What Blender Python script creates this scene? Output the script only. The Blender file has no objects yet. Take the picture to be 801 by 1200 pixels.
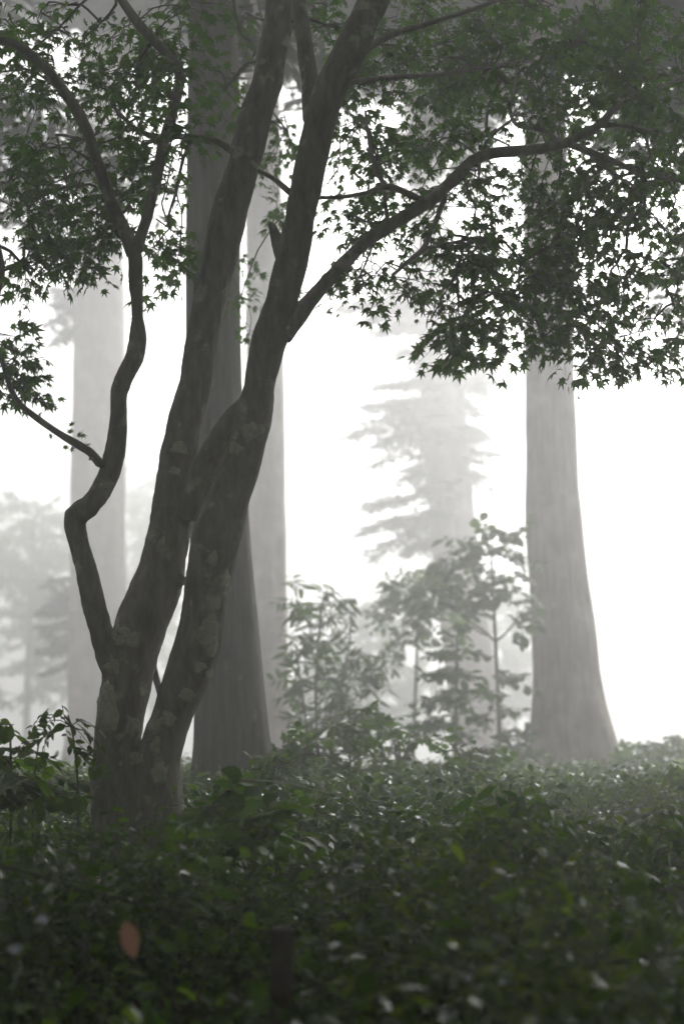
import bpy, bmesh, math, random
import numpy as np
from mathutils import Vector, noise
from mathutils.bvhtree import BVHTree

R = math.radians
rng = np.random.default_rng(7)
random.seed(7)
sc = bpy.context.scene
C = sc.collection

# ------------------------------------------------------------------ camera
F_PX = 1800.0            # focal length in pixels of the 801 x 1200 photograph
PITCH = R(8.0)
CAM_Z = 1.5
cam_data = bpy.data.cameras.new('camera')
cam = bpy.data.objects.new('camera', cam_data)
C.objects.link(cam)
sc.camera = cam
cam.location = (0, 0, CAM_Z)
cam.rotation_euler = (R(90) + PITCH, 0, 0)
cam_data.sensor_fit = 'VERTICAL'
cam_data.sensor_height = 36.0
cam_data.lens = 36.0 * F_PX / 1200.0
cam_data.clip_start = 0.05
cam_data.clip_end = 1000
cam_data.dof.use_dof = True
cam_data.dof.focus_distance = 8.6
cam_data.dof.aperture_fstop = 1.5

# ------------------------------------------------------------------ sky and sun (overcast mist, light from behind the ridge)
SUN_EL, SUN_AZ = R(32), R(22)          # azimuth measured from +Y towards +X
w = bpy.data.worlds.new('World')
sc.world = w
w.use_nodes = True
nt = w.node_tree
nt.nodes.clear()
sky = nt.nodes.new('ShaderNodeTexSky')
sky.sky_type = 'NISHITA'
sky.sun_disc = False
sky.sun_elevation = SUN_EL
sky.sun_rotation = SUN_AZ
sky.air_density = 1.0
sky.dust_density = 6.0
sky.ozone_density = 1.0
hsv = nt.nodes.new('ShaderNodeHueSaturation')
hsv.inputs['Saturation'].default_value = 0.12
bg = nt.nodes.new('ShaderNodeBackground')
bg.inputs['Strength'].default_value = 0.05
wo = nt.nodes.new('ShaderNodeOutputWorld')
nt.links.new(sky.outputs[0], hsv.inputs['Color'])
nt.links.new(hsv.outputs[0], bg.inputs['Color'])
nt.links.new(bg.outputs[0], wo.inputs['Surface'])

sun_d = bpy.data.lights.new('sun', 'SUN')
sun_d.energy = 1.5
sun_d.angle = R(12)
sun_d.color = (1.0, 0.98, 0.95)
sun = bpy.data.objects.new('sun', sun_d)
C.objects.link(sun)
to_sun = Vector((math.sin(SUN_AZ) * math.cos(SUN_EL), math.cos(SUN_AZ) * math.cos(SUN_EL), math.sin(SUN_EL)))
sun.rotation_euler = to_sun.to_track_quat('Z', 'Y').to_euler()

sc.view_settings.view_transform = 'Standard'
sc.view_settings.look = 'None'
sc.view_settings.gamma = 1.0
sc.view_settings.use_curve_mapping = False
sc.view_settings.exposure = 2.05
FOG_DENSITY = 0.018
FOG_G = 0.8

sc.render.engine = 'CYCLES'
cy = sc.cycles
cy.max_bounces = 6
cy.diffuse_bounces = 3
cy.glossy_bounces = 2
cy.transmission_bounces = 4
cy.volume_bounces = 1
cy.transparent_max_bounces = 8
cy.use_denoising = True
cy.use_adaptive_sampling = True
cy.adaptive_threshold = 0.02
cy.sample_clamp_indirect = 6.0
cy.caustics_reflective = False
cy.caustics_refractive = False

# ------------------------------------------------------------------ helpers
CP, SP = math.cos(PITCH), math.sin(PITCH)


def far(y):
    return y if y < 9 else 9 + (y - 9) * 2.8      # metres ahead; the woods beyond the maple stand well apart


def P(px, py, y):
    """world point seen at photo pixel (px, py), y = how far ahead it stands"""
    y = far(y)
    u = (px - 400.5) / F_PX
    v = -(py - 600.0) / F_PX
    t = y / (CP - v * SP)
    return Vector((u * t, y, CAM_Z + (SP + v * CP) * t))


def M(y):
    return far(y) / F_PX / CP      # metres per photo pixel at distance y


def ground_z(x, y):
    ys = [-40, -10, 0, 4, 8, 12, 26, 30, 40, 58, 104, 200]
    zs = [-1.5, -0.3, 0.0, 0.42, 0.76, 0.84, 0.84, 0.74, 0.1, -1.8, -5.0, -7.0]
    z = float(np.interp(y, ys, zs))
    k = 0.10 if abs(y) < 60 else 0.3
    z += k * noise.noise((x * 0.35, y * 0.35, 3.1)) + 0.05 * noise.noise((x * 1.1, y * 1.1, 9.0))
    z += -0.012 * max(0.0, abs(x) - 3.0)
    return z


def tag(o, label, cat, group=None):
    o['label'] = label
    o['category'] = cat
    if group:
        o['group'] = group
    return o


def empty(name, loc, label, cat, group=None):
    o = bpy.data.objects.new(name, None)
    C.objects.link(o)
    o.location = loc
    o.empty_display_size = 0.1
    return tag(o, label, cat, group)


def link(name, me, mat, parent=None, smooth=True):
    o = bpy.data.objects.new(name, me)
    C.objects.link(o)
    if mat is not None:
        me.materials.clear()
        me.materials.append(mat)
    if smooth and len(me.polygons):
        me.polygons.foreach_set('use_smooth', np.ones(len(me.polygons), dtype=bool))
    if parent is not None:
        o.parent = parent
        o.location = -Vector(parent.location) if parent.parent is None else (0, 0, 0)
    return o


def np_mesh(name, V, faces_flat, loop_total):
    me = bpy.data.meshes.new(name)
    V = np.ascontiguousarray(V, dtype=np.float32)
    me.vertices.add(len(V))
    me.vertices.foreach_set('co', V.ravel())
    nl = len(faces_flat)
    me.loops.add(nl)
    me.loops.foreach_set('vertex_index', np.ascontiguousarray(faces_flat, dtype=np.int32))
    nf = len(loop_total)
    me.polygons.add(nf)
    start = np.zeros(nf, dtype=np.int32)
    start[1:] = np.cumsum(loop_total)[:-1]
    me.polygons.foreach_set('loop_start', start)
    me.polygons.foreach_set('loop_total', np.ascontiguousarray(loop_total, dtype=np.int32))
    me.update(calc_edges=True)
    me.validate()
    return me


def catmull(pts, vals, step):
    """smooth resample of a polyline of Vectors with a value per point"""
    P_ = [np.array(p, dtype=float) for p in pts]
    P_ = [2 * P_[0] - P_[1]] + P_ + [2 * P_[-1] - P_[-2]]
    v_ = [vals[0]] + list(vals) + [vals[-1]]
    out, ov = [], []
    for i in range(1, len(P_) - 2):
        p0, p1, p2, p3 = P_[i - 1:i + 3]
        n = max(1, int(np.linalg.norm(p2 - p1) / step))
        for k in range(n):
            t = k / n
            q = 0.5 * ((2 * p1) + (-p0 + p2) * t + (2 * p0 - 5 * p1 + 4 * p2 - p3) * t * t + (-p0 + 3 * p1 - 3 * p2 + p3) * t ** 3)
            out.append(q)
            ov.append(v_[i] * (1 - t) + v_[i + 1] * t)
    out.append(P_[-2])
    ov.append(v_[-2])
    return np.array(out), np.array(ov)


def tube_arrays(pts, rad, nseg=8, rough=None):
    """rings along pts; returns V, quads"""
    pts = np.asarray(pts, dtype=float)
    n = len(pts)
    tan = np.gradient(pts, axis=0)
    tan /= np.maximum(np.linalg.norm(tan, axis=1, keepdims=True), 1e-9)
    ref = np.array([1.0, 0, 0]) if abs(tan[0][0]) < 0.8 else np.array([0, 1.0, 0])
    a = ref - tan[0] * np.dot(ref, tan[0])
    a /= np.linalg.norm(a)
    V = np.zeros((n * nseg + 2, 3))
    th = np.linspace(0, 2 * np.pi, nseg, endpoint=False)
    for i in range(n):
        a = a - tan[i] * np.dot(a, tan[i])
        a /= max(np.linalg.norm(a), 1e-9)
        b = np.cross(tan[i], a)
        r = np.full(nseg, rad[i])
        if rough is not None:
            r = r * rough(i, n, th, pts[i])
        V[i * nseg:(i + 1) * nseg] = pts[i] + np.outer(np.cos(th) * r, a) + np.outer(np.sin(th) * r, b)
    V[n * nseg] = pts[0]
    V[n * nseg + 1] = pts[-1]
    i, j = np.meshgrid(np.arange(n - 1), np.arange(nseg), indexing='ij')
    j2 = (j + 1) % nseg
    q = np.stack([i * nseg + j, i * nseg + j2, (i + 1) * nseg + j2, (i + 1) * nseg + j], -1).reshape(-1, 4)
    jj = np.arange(nseg)
    c0 = np.stack([np.full(nseg, n * nseg), (jj + 1) % nseg, jj], -1)
    c1 = np.stack([np.full(nseg, n * nseg + 1), (n - 1) * nseg + jj, (n - 1) * nseg + (jj + 1) % nseg], -1)
    return V, q, np.concatenate([c0, c1])


class Tubes:
    def __init__(self):
        self.V, self.Q, self.T, self.n = [], [], [], 0

    def add(self, pts, rad, nseg=6, step=None, rough=None):
        if step:
            pts, rad = catmull(pts, rad, step)
        V, q, t = tube_arrays(pts, rad, nseg, rough)
        self.V.append(V)
        self.Q.append(q + self.n)
        self.T.append(t + self.n)
        self.n += len(V)

    def mesh(self, name):
        V = np.concatenate(self.V)
        Q = np.concatenate(self.Q)
        T = np.concatenate(self.T)
        return np_mesh(name, V, np.concatenate([Q.ravel(), T.ravel()]), np.concatenate([np.full(len(Q), 4), np.full(len(T), 3)]))


# ------------------------------------------------------------------ materials
def mat_new(name):
    m = bpy.data.materials.new(name)
    m.use_nodes = True
    return m, m.node_tree, m.node_tree.nodes['Principled BSDF']


def leaf_mat(name, dark, light, rough=0.45, trans=0.35, spec=0.5, tint=(1.7, 2.0, 0.5)):
    m, t, b = mat_new(name)
    g = t.nodes.new('ShaderNodeNewGeometry')
    oi = t.nodes.new('ShaderNodeObjectInfo')
    add = t.nodes.new('ShaderNodeMath'); add.operation = 'ADD'
    fr = t.nodes.new('ShaderNodeMath'); fr.operation = 'FRACT'
    t.links.new(g.outputs['Random Per Island'], add.inputs[0])
    t.links.new(oi.outputs['Random'], add.inputs[1])
    t.links.new(add.outputs[0], fr.inputs[0])
    r = t.nodes.new('ShaderNodeValToRGB')
    r.color_ramp.elements[0].color = (*dark, 1)
    r.color_ramp.elements[1].color = (*light, 1)
    t.links.new(fr.outputs[0], r.inputs[0])
    t.links.new(r.outputs[0], b.inputs['Base Color'])
    b.inputs['Roughness'].default_value = rough
    b.inputs['Specular IOR Level'].default_value = spec
    tr = t.nodes.new('ShaderNodeBsdfTranslucent')
    mul = t.nodes.new('ShaderNodeMixRGB'); mul.blend_type = 'MULTIPLY'; mul.inputs[0].default_value = 1
    mul.inputs[2].default_value = (*tint, 1)
    t.links.new(r.outputs[0], mul.inputs[1])
    t.links.new(mul.outputs[0], tr.inputs['Color'])
    mx = t.nodes.new('ShaderNodeMixShader')
    mx.inputs[0].default_value = trans
    t.links.new(b.outputs[0], mx.inputs[1])
    t.links.new(tr.outputs[0], mx.inputs[2])
    t.links.new(mx.outputs[0], t.nodes['Material Output'].inputs['Surface'])
    return m


def bark_mat(name, c0, c1, c2=None, scale=(14, 14, 2.0), bump=0.5, patch=2.5, pth=(0.55, 0.62), rough=0.9, spec=0.25):
    m, t, b = mat_new(name)
    tc = t.nodes.new('ShaderNodeTexCoord')
    mp = t.nodes.new('ShaderNodeMapping')
    mp.inputs['Scale'].default_value = scale
    t.links.new(tc.outputs['Object'], mp.inputs[0])
    n1 = t.nodes.new('ShaderNodeTexNoise')
    n1.inputs['Scale'].default_value = 1.0
    n1.inputs['Detail'].default_value = 8
    n1.inputs['Roughness'].default_value = 0.65
    t.links.new(mp.outputs[0], n1.inputs['Vector'])
    r = t.nodes.new('ShaderNodeValToRGB')
    r.color_ramp.elements[0].position = 0.32
    r.color_ramp.elements[1].position = 0.7
    r.color_ramp.elements[0].color = (*c0, 1)
    r.color_ramp.elements[1].color = (*c1, 1)
    t.links.new(n1.outputs[0], r.inputs[0])
    col = r.outputs[0]
    if c2:
        n2 = t.nodes.new('ShaderNodeTexNoise')
        n2.inputs['Scale'].default_value = patch
        n2.inputs['Detail'].default_value = 6
        n2.inputs['Roughness'].default_value = 0.6
        t.links.new(tc.outputs['Object'], n2.inputs['Vector'])
        r2 = t.nodes.new('ShaderNodeValToRGB')
        r2.color_ramp.elements[0].position = pth[0]
        r2.color_ramp.elements[1].position = pth[1]
        t.links.new(n2.outputs[0], r2.inputs[0])
        mx = t.nodes.new('ShaderNodeMixRGB')
        mx.inputs[2].default_value = (*c2, 1)
        t.links.new(r2.outputs[0], mx.inputs[0])
        t.links.new(col, mx.inputs[1])
        col = mx.outputs[0]
    t.links.new(col, b.inputs['Base Color'])
    b.inputs['Roughness'].default_value = rough
    b.inputs['Specular IOR Level'].default_value = spec
    bp = t.nodes.new('ShaderNodeBump')
    bp.inputs['Strength'].default_value = bump
    bp.inputs['Distance'].default_value = 0.03
    t.links.new(n1.outputs[0], bp.inputs['Height'])
    t.links.new(bp.outputs[0], b.inputs['Normal'])
    return m


MAT = {}
MAT['maple_bark'] = bark_mat('maple_bark', (0.13, 0.118, 0.098), (0.29, 0.265, 0.22), (0.4, 0.4, 0.31), scale=(22, 22, 7), patch=7.0, pth=(0.58, 0.66), bump=0.5)
MAT['twig'] = bark_mat('twig_bark', (0.06, 0.052, 0.042), (0.11, 0.1, 0.08), scale=(30, 30, 30), bump=0.2)
MAT['lichen'] = bark_mat('lichen', (0.24, 0.24, 0.18), (0.48, 0.48, 0.36), scale=(34, 34, 34), bump=0.6)
MAT['cedar_bark'] = bark_mat('cedar_bark', (0.15, 0.115, 0.092), (0.38, 0.31, 0.26), (0.44, 0.38, 0.33), scale=(15, 15, 1.3), patch=1.7, pth=(0.48, 0.72), bump=0.9)
MAT['grey_bark'] = bark_mat('grey_bark', (0.09, 0.083, 0.072), (0.19, 0.175, 0.15), (0.24, 0.235, 0.19), scale=(18, 18, 2.2), patch=5.0, pth=(0.62, 0.72), bump=0.8)
MAT['maple_leaf'] = leaf_mat('maple_leaf', (0.03, 0.072, 0.01), (0.07, 0.135, 0.02), rough=0.6, trans=0.55, spec=0.12)
MAT['shrub_leaf'] = leaf_mat('shrub_leaf', (0.03, 0.064, 0.01), (0.08, 0.13, 0.026), rough=0.5, trans=0.35, spec=0.2)
MAT['fir_leaf'] = leaf_mat('fir_leaf', (0.02, 0.036, 0.02), (0.04, 0.06, 0.034), rough=0.6, trans=0.15, spec=0.3)
MAT['ground_leaf'] = leaf_mat('ground_leaf', (0.022, 0.06, 0.003), (0.09, 0.148, 0.008), rough=0.42, trans=0.45, spec=0.18)
MAT['yellow_green_leaf'] = leaf_mat('yellow_green_leaf', (0.04, 0.075, 0.004), (0.12, 0.155, 0.012), rough=0.5, trans=0.45, spec=0.12)
MAT['dark_glossy_leaf'] = leaf_mat('dark_glossy_leaf', (0.012, 0.036, 0.004), (0.045, 0.085, 0.008), rough=0.33, trans=0.3, spec=0.35)
MAT['dead_leaf'] = leaf_mat('dead_leaf', (0.26, 0.155, 0.1), (0.3, 0.18, 0.12), rough=0.8, trans=0.3, tint=(1.1, 0.85, 0.7))
MAT['flower'] = leaf_mat('white_petal', (0.42, 0.42, 0.46), (0.5, 0.5, 0.55), rough=0.6, trans=0.4, tint=(1, 1, 1.05))
MAT['stem'] = leaf_mat('green_stem', (0.05, 0.07, 0.03), (0.08, 0.09, 0.045), rough=0.6, trans=0.0)
MAT['post'] = bark_mat('weathered_wood', (0.025, 0.02, 0.016), (0.07, 0.056, 0.042), scale=(60, 60, 4), bump=0.6)
MAT['rope'] = bark_mat('rope_fibre', (0.02, 0.018, 0.016), (0.05, 0.045, 0.038), scale=(90, 90, 90), bump=0.4)
MAT['stone'] = bark_mat('mossy_stone', (0.06, 0.058, 0.05), (0.13, 0.125, 0.11), (0.05, 0.075, 0.03), scale=(9, 9, 9), patch=4, bump=0.6)
MAT['soil'] = bark_mat('leaf_litter', (0.018, 0.014, 0.01), (0.06, 0.045, 0.03), (0.03, 0.05, 0.016), scale=(16, 16, 16), patch=1.6, pth=(0.45, 0.6), bump=0.8, spec=0.02)

# ------------------------------------------------------------------ leaf templates: x across, y along (base 0 .. tip 1), z up


def tmpl_maple():
    tips = [(0, 1.0), (42, 0.9), (82, 0.68), (122, 0.42)]
    ring = []
    full = [(-a, r) for a, r in reversed(tips[1:])] + tips
    cx = (0, 0.28)
    for k, (a, r) in enumerate(full):
        ang = R(a)
        L = r * 0.72 if a else 0.72
        ring.append((math.sin(ang) * L, cx[1] + math.cos(ang) * L, -0.10 * r))
        if k < len(full) - 1:
            am = R((a + full[k + 1][0]) / 2)
            rm = 0.25 * (r + full[k + 1][1]) / 2 + 0.06
            ring.append((math.sin(am) * rm, cx[1] + math.cos(am) * rm, 0.03))
    ring.append((0, 0.12, 0.0))
    V = [(cx[0], cx[1], 0.05)] + ring
    n = len(ring)
    F = [(0, 1 + (k + 1) % n, 1 + k) for k in range(n)]
    return np.array(V), F


def tmpl_leaf(width, rows=4, fold=0.18, droop=0.18, wide_at=0.45):
    V, F = [(0, 0, 0)], []
    prof = []
    for i in range(1, rows):
        t = i / rows
        wv = math.sin(math.pi * t ** (math.log(0.5) / math.log(wide_at))) ** 0.85
        prof.append((t, wv * width / 2))
    for t, h in prof:
        z = -droop * t * t
        V += [(-h, t, z + fold * h), (0, t, z), (h, t, z + fold * h)]
    V.append((0, 1, -droop))
    F.append((0, 2, 1)); F.append((0, 3, 2))
    for i in range(len(prof) - 1):
        a = 1 + 3 * i
        F.append((a, a + 1, a + 4, a + 3)); F.append((a + 1, a + 2, a + 5, a + 4))
    a = 1 + 3 * (len(prof) - 1)
    e = len(V) - 1
    F.append((a, a + 1, e)); F.append((a + 1, a + 2, e))
    return np.array(V, dtype=float), F


T_MAPLE = tmpl_maple()
T_ELL = tmpl_leaf(0.5)
T_OVAL = tmpl_leaf(0.62, wide_at=0.55)
T_LANCE = tmpl_leaf(0.3, wide_at=0.42, droop=0.3)
T_ELL3 = tmpl_leaf(0.46, rows=3)
T_NEEDLE = (np.array([(0, 0, 0), (-0.13, 0.4, 0.0), (0, 1, -0.05), (0.13, 0.4, 0.0)]), [(0, 3, 2, 1)])
T_CLUMP = (np.array([(0, 0, 0), (-0.33, 0.35, 0.05), (-0.12, 0.8, -0.05), (0.1, 1, 0.0), (0.36, 0.55, 0.08), (0.2, 0.2, -0.03)]), [(0, 5, 4, 3), (0, 3, 2, 1)])


class Leaves:
    def __init__(self, tmpl):
        self.t = tmpl
        self.p, self.d, self.n, self.s = [], [], [], []

    def add(self, p, d, n, s):
        self.p.append(tuple(p)); self.d.append(tuple(d)); self.n.append(tuple(n)); self.s.append(s)

    def frames(self, idx=None):
        p = np.array(self.p); d = np.array(self.d, float); n = np.array(self.n, float); s = np.array(self.s)
        if idx is not None:
            p, d, n, s = p[idx], d[idx], n[idx], s[idx]
        d /= np.maximum(np.linalg.norm(d, axis=1, keepdims=True), 1e-6)
        n = n - d * np.sum(n * d, 1, keepdims=True)
        n /= np.maximum(np.linalg.norm(n, axis=1, keepdims=True), 1e-6)
        x = np.cross(d, n)
        return p, x, d, n, s

    def mesh(self, name, idx=None):
        p, x, d, n, s = self.frames(idx)
        TV, TF = self.t
        k = len(TV)
        V = (p[:, None, :] + s[:, None, None] * (TV[None, :, 0, None] * x[:, None, :] + TV[None, :, 1, None] * d[:, None, :] + TV[None, :, 2, None] * n[:, None, :])).reshape(-1, 3)
        flat = np.concatenate([np.array(f) for f in TF])
        tot = np.array([len(f) for f in TF])
        N = len(p)
        FF = (flat[None, :] + (np.arange(N) * k)[:, None]).ravel()
        return np_mesh(name, V, FF, np.tile(tot, N))

    def largest(self, count):
        """indices of the leaves that show largest from where the photo was taken, and inside its frame"""
        p, x, d, n, s = self.frames()
        rel = p - np.array([0, 0, CAM_Z])
        dist = np.linalg.norm(rel, axis=1)
        vd = rel / dist[:, None]
        fwd = rel[:, 1] * CP + rel[:, 2] * SP
        upc = -rel[:, 1] * SP + rel[:, 2] * CP
        px = rel[:, 0] / fwd * F_PX + 400.5
        py = 600 - upc / fwd * F_PX
        inside = (px > 4) & (px < 797) & (py > 4) & (py < 1196)
        area = (s / dist) ** 2 * (0.25 + np.abs(np.sum(vd * n, 1))) * inside
        order = np.argsort(-area)
        keep = order[:count]
        keep = keep[inside[keep]]
        return keep

    def as_objects(self, name, idx, mat, parent, base):
        """each chosen leaf as an object of its own sharing one mesh"""
        key = name + str(id(self.t)) + mat.name
        if key not in Leaves.cache:
            me = bpy.data.meshes.new(name)
            me.from_pydata([tuple(v) for v in self.t[0]], [], self.t[1])
            me.materials.append(mat)
            me.polygons.foreach_set('use_smooth', np.ones(len(me.polygons), dtype=bool))
            Leaves.cache[key] = me
        me = Leaves.cache[key]
        p, x, d, n, s = self.frames(idx)
        from mathutils import Matrix
        for i in range(len(p)):
            o = bpy.data.objects.new(name, me)
            C.objects.link(o)
            o.parent = parent
            mt = Matrix((
                (x[i][0] * s[i], d[i][0] * s[i], n[i][0] * s[i], p[i][0] - base[0]),
                (x[i][1] * s[i], d[i][1] * s[i], n[i][1] * s[i], p[i][1] - base[1]),
                (x[i][2] * s[i], d[i][2] * s[i], n[i][2] * s[i], p[i][2] - base[2]),
                (0, 0, 0, 1)))
            o.matrix_basis = mt

    def build(self, name, mat, parent, base, parts=0):
        N = len(self.p)
        if not N:
            return
        if parts:
            keep = self.largest(parts)
            if N <= 300 and parts >= N:
                keep = np.arange(N)
            self.as_objects('leaf', keep, mat, parent, base)
            rest = np.setdiff1d(np.arange(N), keep)
        else:
            rest = np.arange(N)
        if len(rest):
            o = link(name, self.mesh(name, rest), mat, parent)
            o['kind'] = 'stuff'
            return o


Leaves.cache = {}


def rnd_unit():
    v = rng.normal(size=3)
    return v / np.linalg.norm(v)


def grow(nodes, node_r, targets, tubes, leaves, spray_len, n_leaf, size, mode='maple', r_tip=0.0018, droop=0.15, nseg=5, maxlink=3.0, horiz=0.8):
    """Twigs reach out from the branch nodes to every spray centre; each spray carries leaves."""
    N = [np.array(n) for n in nodes]
    rr = list(node_r)
    depth = [0] * len(N)
    par = [-1] * len(N)
    tg = [np.array(t) for t in targets]
    base = np.array(N)
    tg.sort(key=lambda t: np.min(np.sum((base - t) ** 2, 1)))
    links = []
    arr = np.zeros((len(N) + len(tg), 3))
    arr[:len(N)] = base
    cnt = len(N)
    pen = np.zeros(len(arr))
    for t in tg:
        d = np.sqrt(np.sum((arr[:cnt] - t) ** 2, 1)) + pen[:cnt]
        j = int(np.argmin(d))
        arr[cnt] = t
        pen[cnt] = pen[j] * 0.8 + 0.06
        links.append((j, cnt))
        par.append(j)
        cnt += 1
    # how many sprays hang on each node sets its thickness
    load = np.ones(cnt)
    for j, k in reversed(links):
        load[j] += load[k]
    nb = len(N)
    for j, k in links:
        a, b = arr[j], arr[k]
        L = np.linalg.norm(b - a)
        if L > maxlink:
            continue
        mid = (a + b) / 2 + rng.normal(size=3) * 0.09 * L + np.array([0, 0, 0.10 * L])
        ra = r_tip * math.sqrt(load[k]) * 1.25 + 0.0006
        rb = r_tip * math.sqrt(load[k]) + 0.0004
        if j < nb:
            ra = min(ra * 1.3, rr[j] * 0.8)
        tubes.add([a, mid, b], [ra, (ra + rb) / 2, rb], nseg, step=max(0.05, L / 5))
        # direction of the spray: away from its parent
        dirv = (b - a) / max(L, 1e-6)
        dirv = dirv * 0.6 + rnd_unit() * 0.6
        dirv[2] = dirv[2] * (1 - horiz) - droop
        dirv /= np.linalg.norm(dirv)
        sl = spray_len * rng.uniform(0.6, 1.3)
        side = np.cross(dirv, [0, 0, 1.0])
        side /= max(np.linalg.norm(side), 1e-6)
        up = np.cross(side, dirv)
        roll = rng.normal() * 0.45
        up = up * math.cos(roll) + side * math.sin(roll)
        side = np.cross(dirv, up)
        s0 = b - dirv * sl * 0.35
        s1 = b + dirv * sl * 0.65 - np.array([0, 0, 0.12 * sl])
        tubes.add([s0, (s0 + s1) / 2 + np.array([0, 0, 0.05 * sl]), s1], [rb * 0.9, rb * 0.7, r_tip * 0.4], 4, step=sl / 4)
        nl = max(3, int(n_leaf * rng.uniform(0.7, 1.3)))
        for q in range(nl):
            f = (q + rng.uniform(0, 1)) / nl
            c = s0 * (1 - f) + s1 * f
            sg = 1 if q % 2 else -1
            if mode == 'maple':
                off = side * sg * rng.uniform(0.02, 0.42) * sl * (1.05 - 0.6 * f) + up * rng.normal() * 0.03 + dirv * rng.uniform(0, 0.1) * sl
                pnt = c + off
                dd = side * sg * 0.8 + dirv * 0.7 + rnd_unit() * 0.45 + np.array([0, 0, -0.55])
                nn = up * 0.8 + rnd_unit() * 0.55 + np.array([0, -0.25, 0])
                if rng.random() < 0.35:
                    tubes.add([c, c + off * 0.6 + np.array([0, 0, 0.01]), pnt], [0.0011, 0.0009, 0.0007], 3)
            else:
                pnt = c
                dd = side * sg * 0.9 + dirv * 0.75 + rnd_unit() * 0.35 + np.array([0, 0, -0.15])
                nn = up + rnd_unit() * 0.4
            leaves.add(pnt, dd, nn, size * rng.uniform(0.55, 1.4))
    return arr[:cnt]


def blob_points(blobs, more=1.0):
    out = []
    for (px, py, rx, ry, n, d0, d1) in blobs:
        for _ in range(int(round(n * (0.98 if py < 110 else more)))):
            while True:
                a, b = rng.uniform(-1, 1, 2)
                if a * a + b * b < 1:
                    break
            out.append(P(px + a * rx, py + b * ry, d0 + (d1 - d0) * rng.random() ** 0.7))
    return out


def pix_path(pts):
    """(px, py, width_px, y) -> points and radii"""
    return [P(a, b, y) for a, b, w_, y in pts], [w_ * 0.5 * M(y) for a, b, w_, y in pts]


# ------------------------------------------------------------------ ground
def make_ground():
    xs = np.concatenate([np.linspace(-150, -14, 18), np.linspace(-12, 12, 97), np.linspace(14, 150, 18)])
    ys = np.concatenate([np.linspace(-60, -6, 12), np.linspace(-4, 26, 121), np.linspace(28, 190, 24)])
    V = np.array([(x, y, ground_z(x, y)) for y in ys for x in xs])
    nx, ny = len(xs), len(ys)
    i, j = np.meshgrid(np.arange(ny - 1), np.arange(nx - 1), indexing='ij')
    q = np.stack([i * nx + j, i * nx + j + 1, (i + 1) * nx + j + 1, (i + 1) * nx + j], -1).reshape(-1, 4)
    o = link('ground', np_mesh('ground', V, q.ravel(), np.full(len(q), 4)), MAT['soil'])
    o['kind'] = 'structure'
    tag(o, 'dark leaf-littered forest floor rising gently to a misty ridge', 'ground')
    return o


make_ground()


# ------------------------------------------------------------------ big trunks
def bark_rough(seed, furrow=0.05, lobes=5, flare_h=0.12, flare=0.28):
    def f(i, n, th, p):
        h = i / (n - 1)
        r = np.ones_like(th)
        tw = 0.5 * h
        for k in range(len(th)):
            a = th[k] + tw
            ca, sa = math.cos(a), math.sin(a)
            r[k] += furrow * noise.noise((ca * 4.2 + seed, sa * 4.2, p[2] * 0.25)) \
                + furrow * 0.75 * noise.noise((ca * 11 + seed, sa * 11, p[2] * 0.5)) \
                + furrow * 0.8 * noise.noise((ca * 1.1 + seed, sa * 1.1, p[2] * 0.9))
            if h < flare_h:
                e = (1 - h / flare_h) ** 2
                r[k] += e * flare * (0.6 + 0.7 * abs(math.cos(a * lobes / 2 + seed)))
        return r
    return f


def trunk(name, parent, pts, mat, nseg=56, step=0.09, seed=1.0, furrow=0.05, flare=0.28, flare_h=0.1):
    pp, rr = pix_path(pts)
    g = pp[0].copy()
    g.z = ground_z(g.x, g.y) - 0.25
    if pp[0].z > g.z:
        pp = [Vector((pp[0].x, pp[0].y, g.z))] + pp
        rr = [rr[0] * 1.05] + rr
    tb = Tubes()
    q, r = catmull(pp, rr, step)
    V, qd, t = tube_arrays(q, r, nseg, bark_rough(seed, furrow, 5, flare_h, flare))
    tb.V.append(V); tb.Q.append(qd); tb.T.append(t); tb.n = len(V)
    return link(name, tb.mesh(name), mat, parent), q, r


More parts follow.
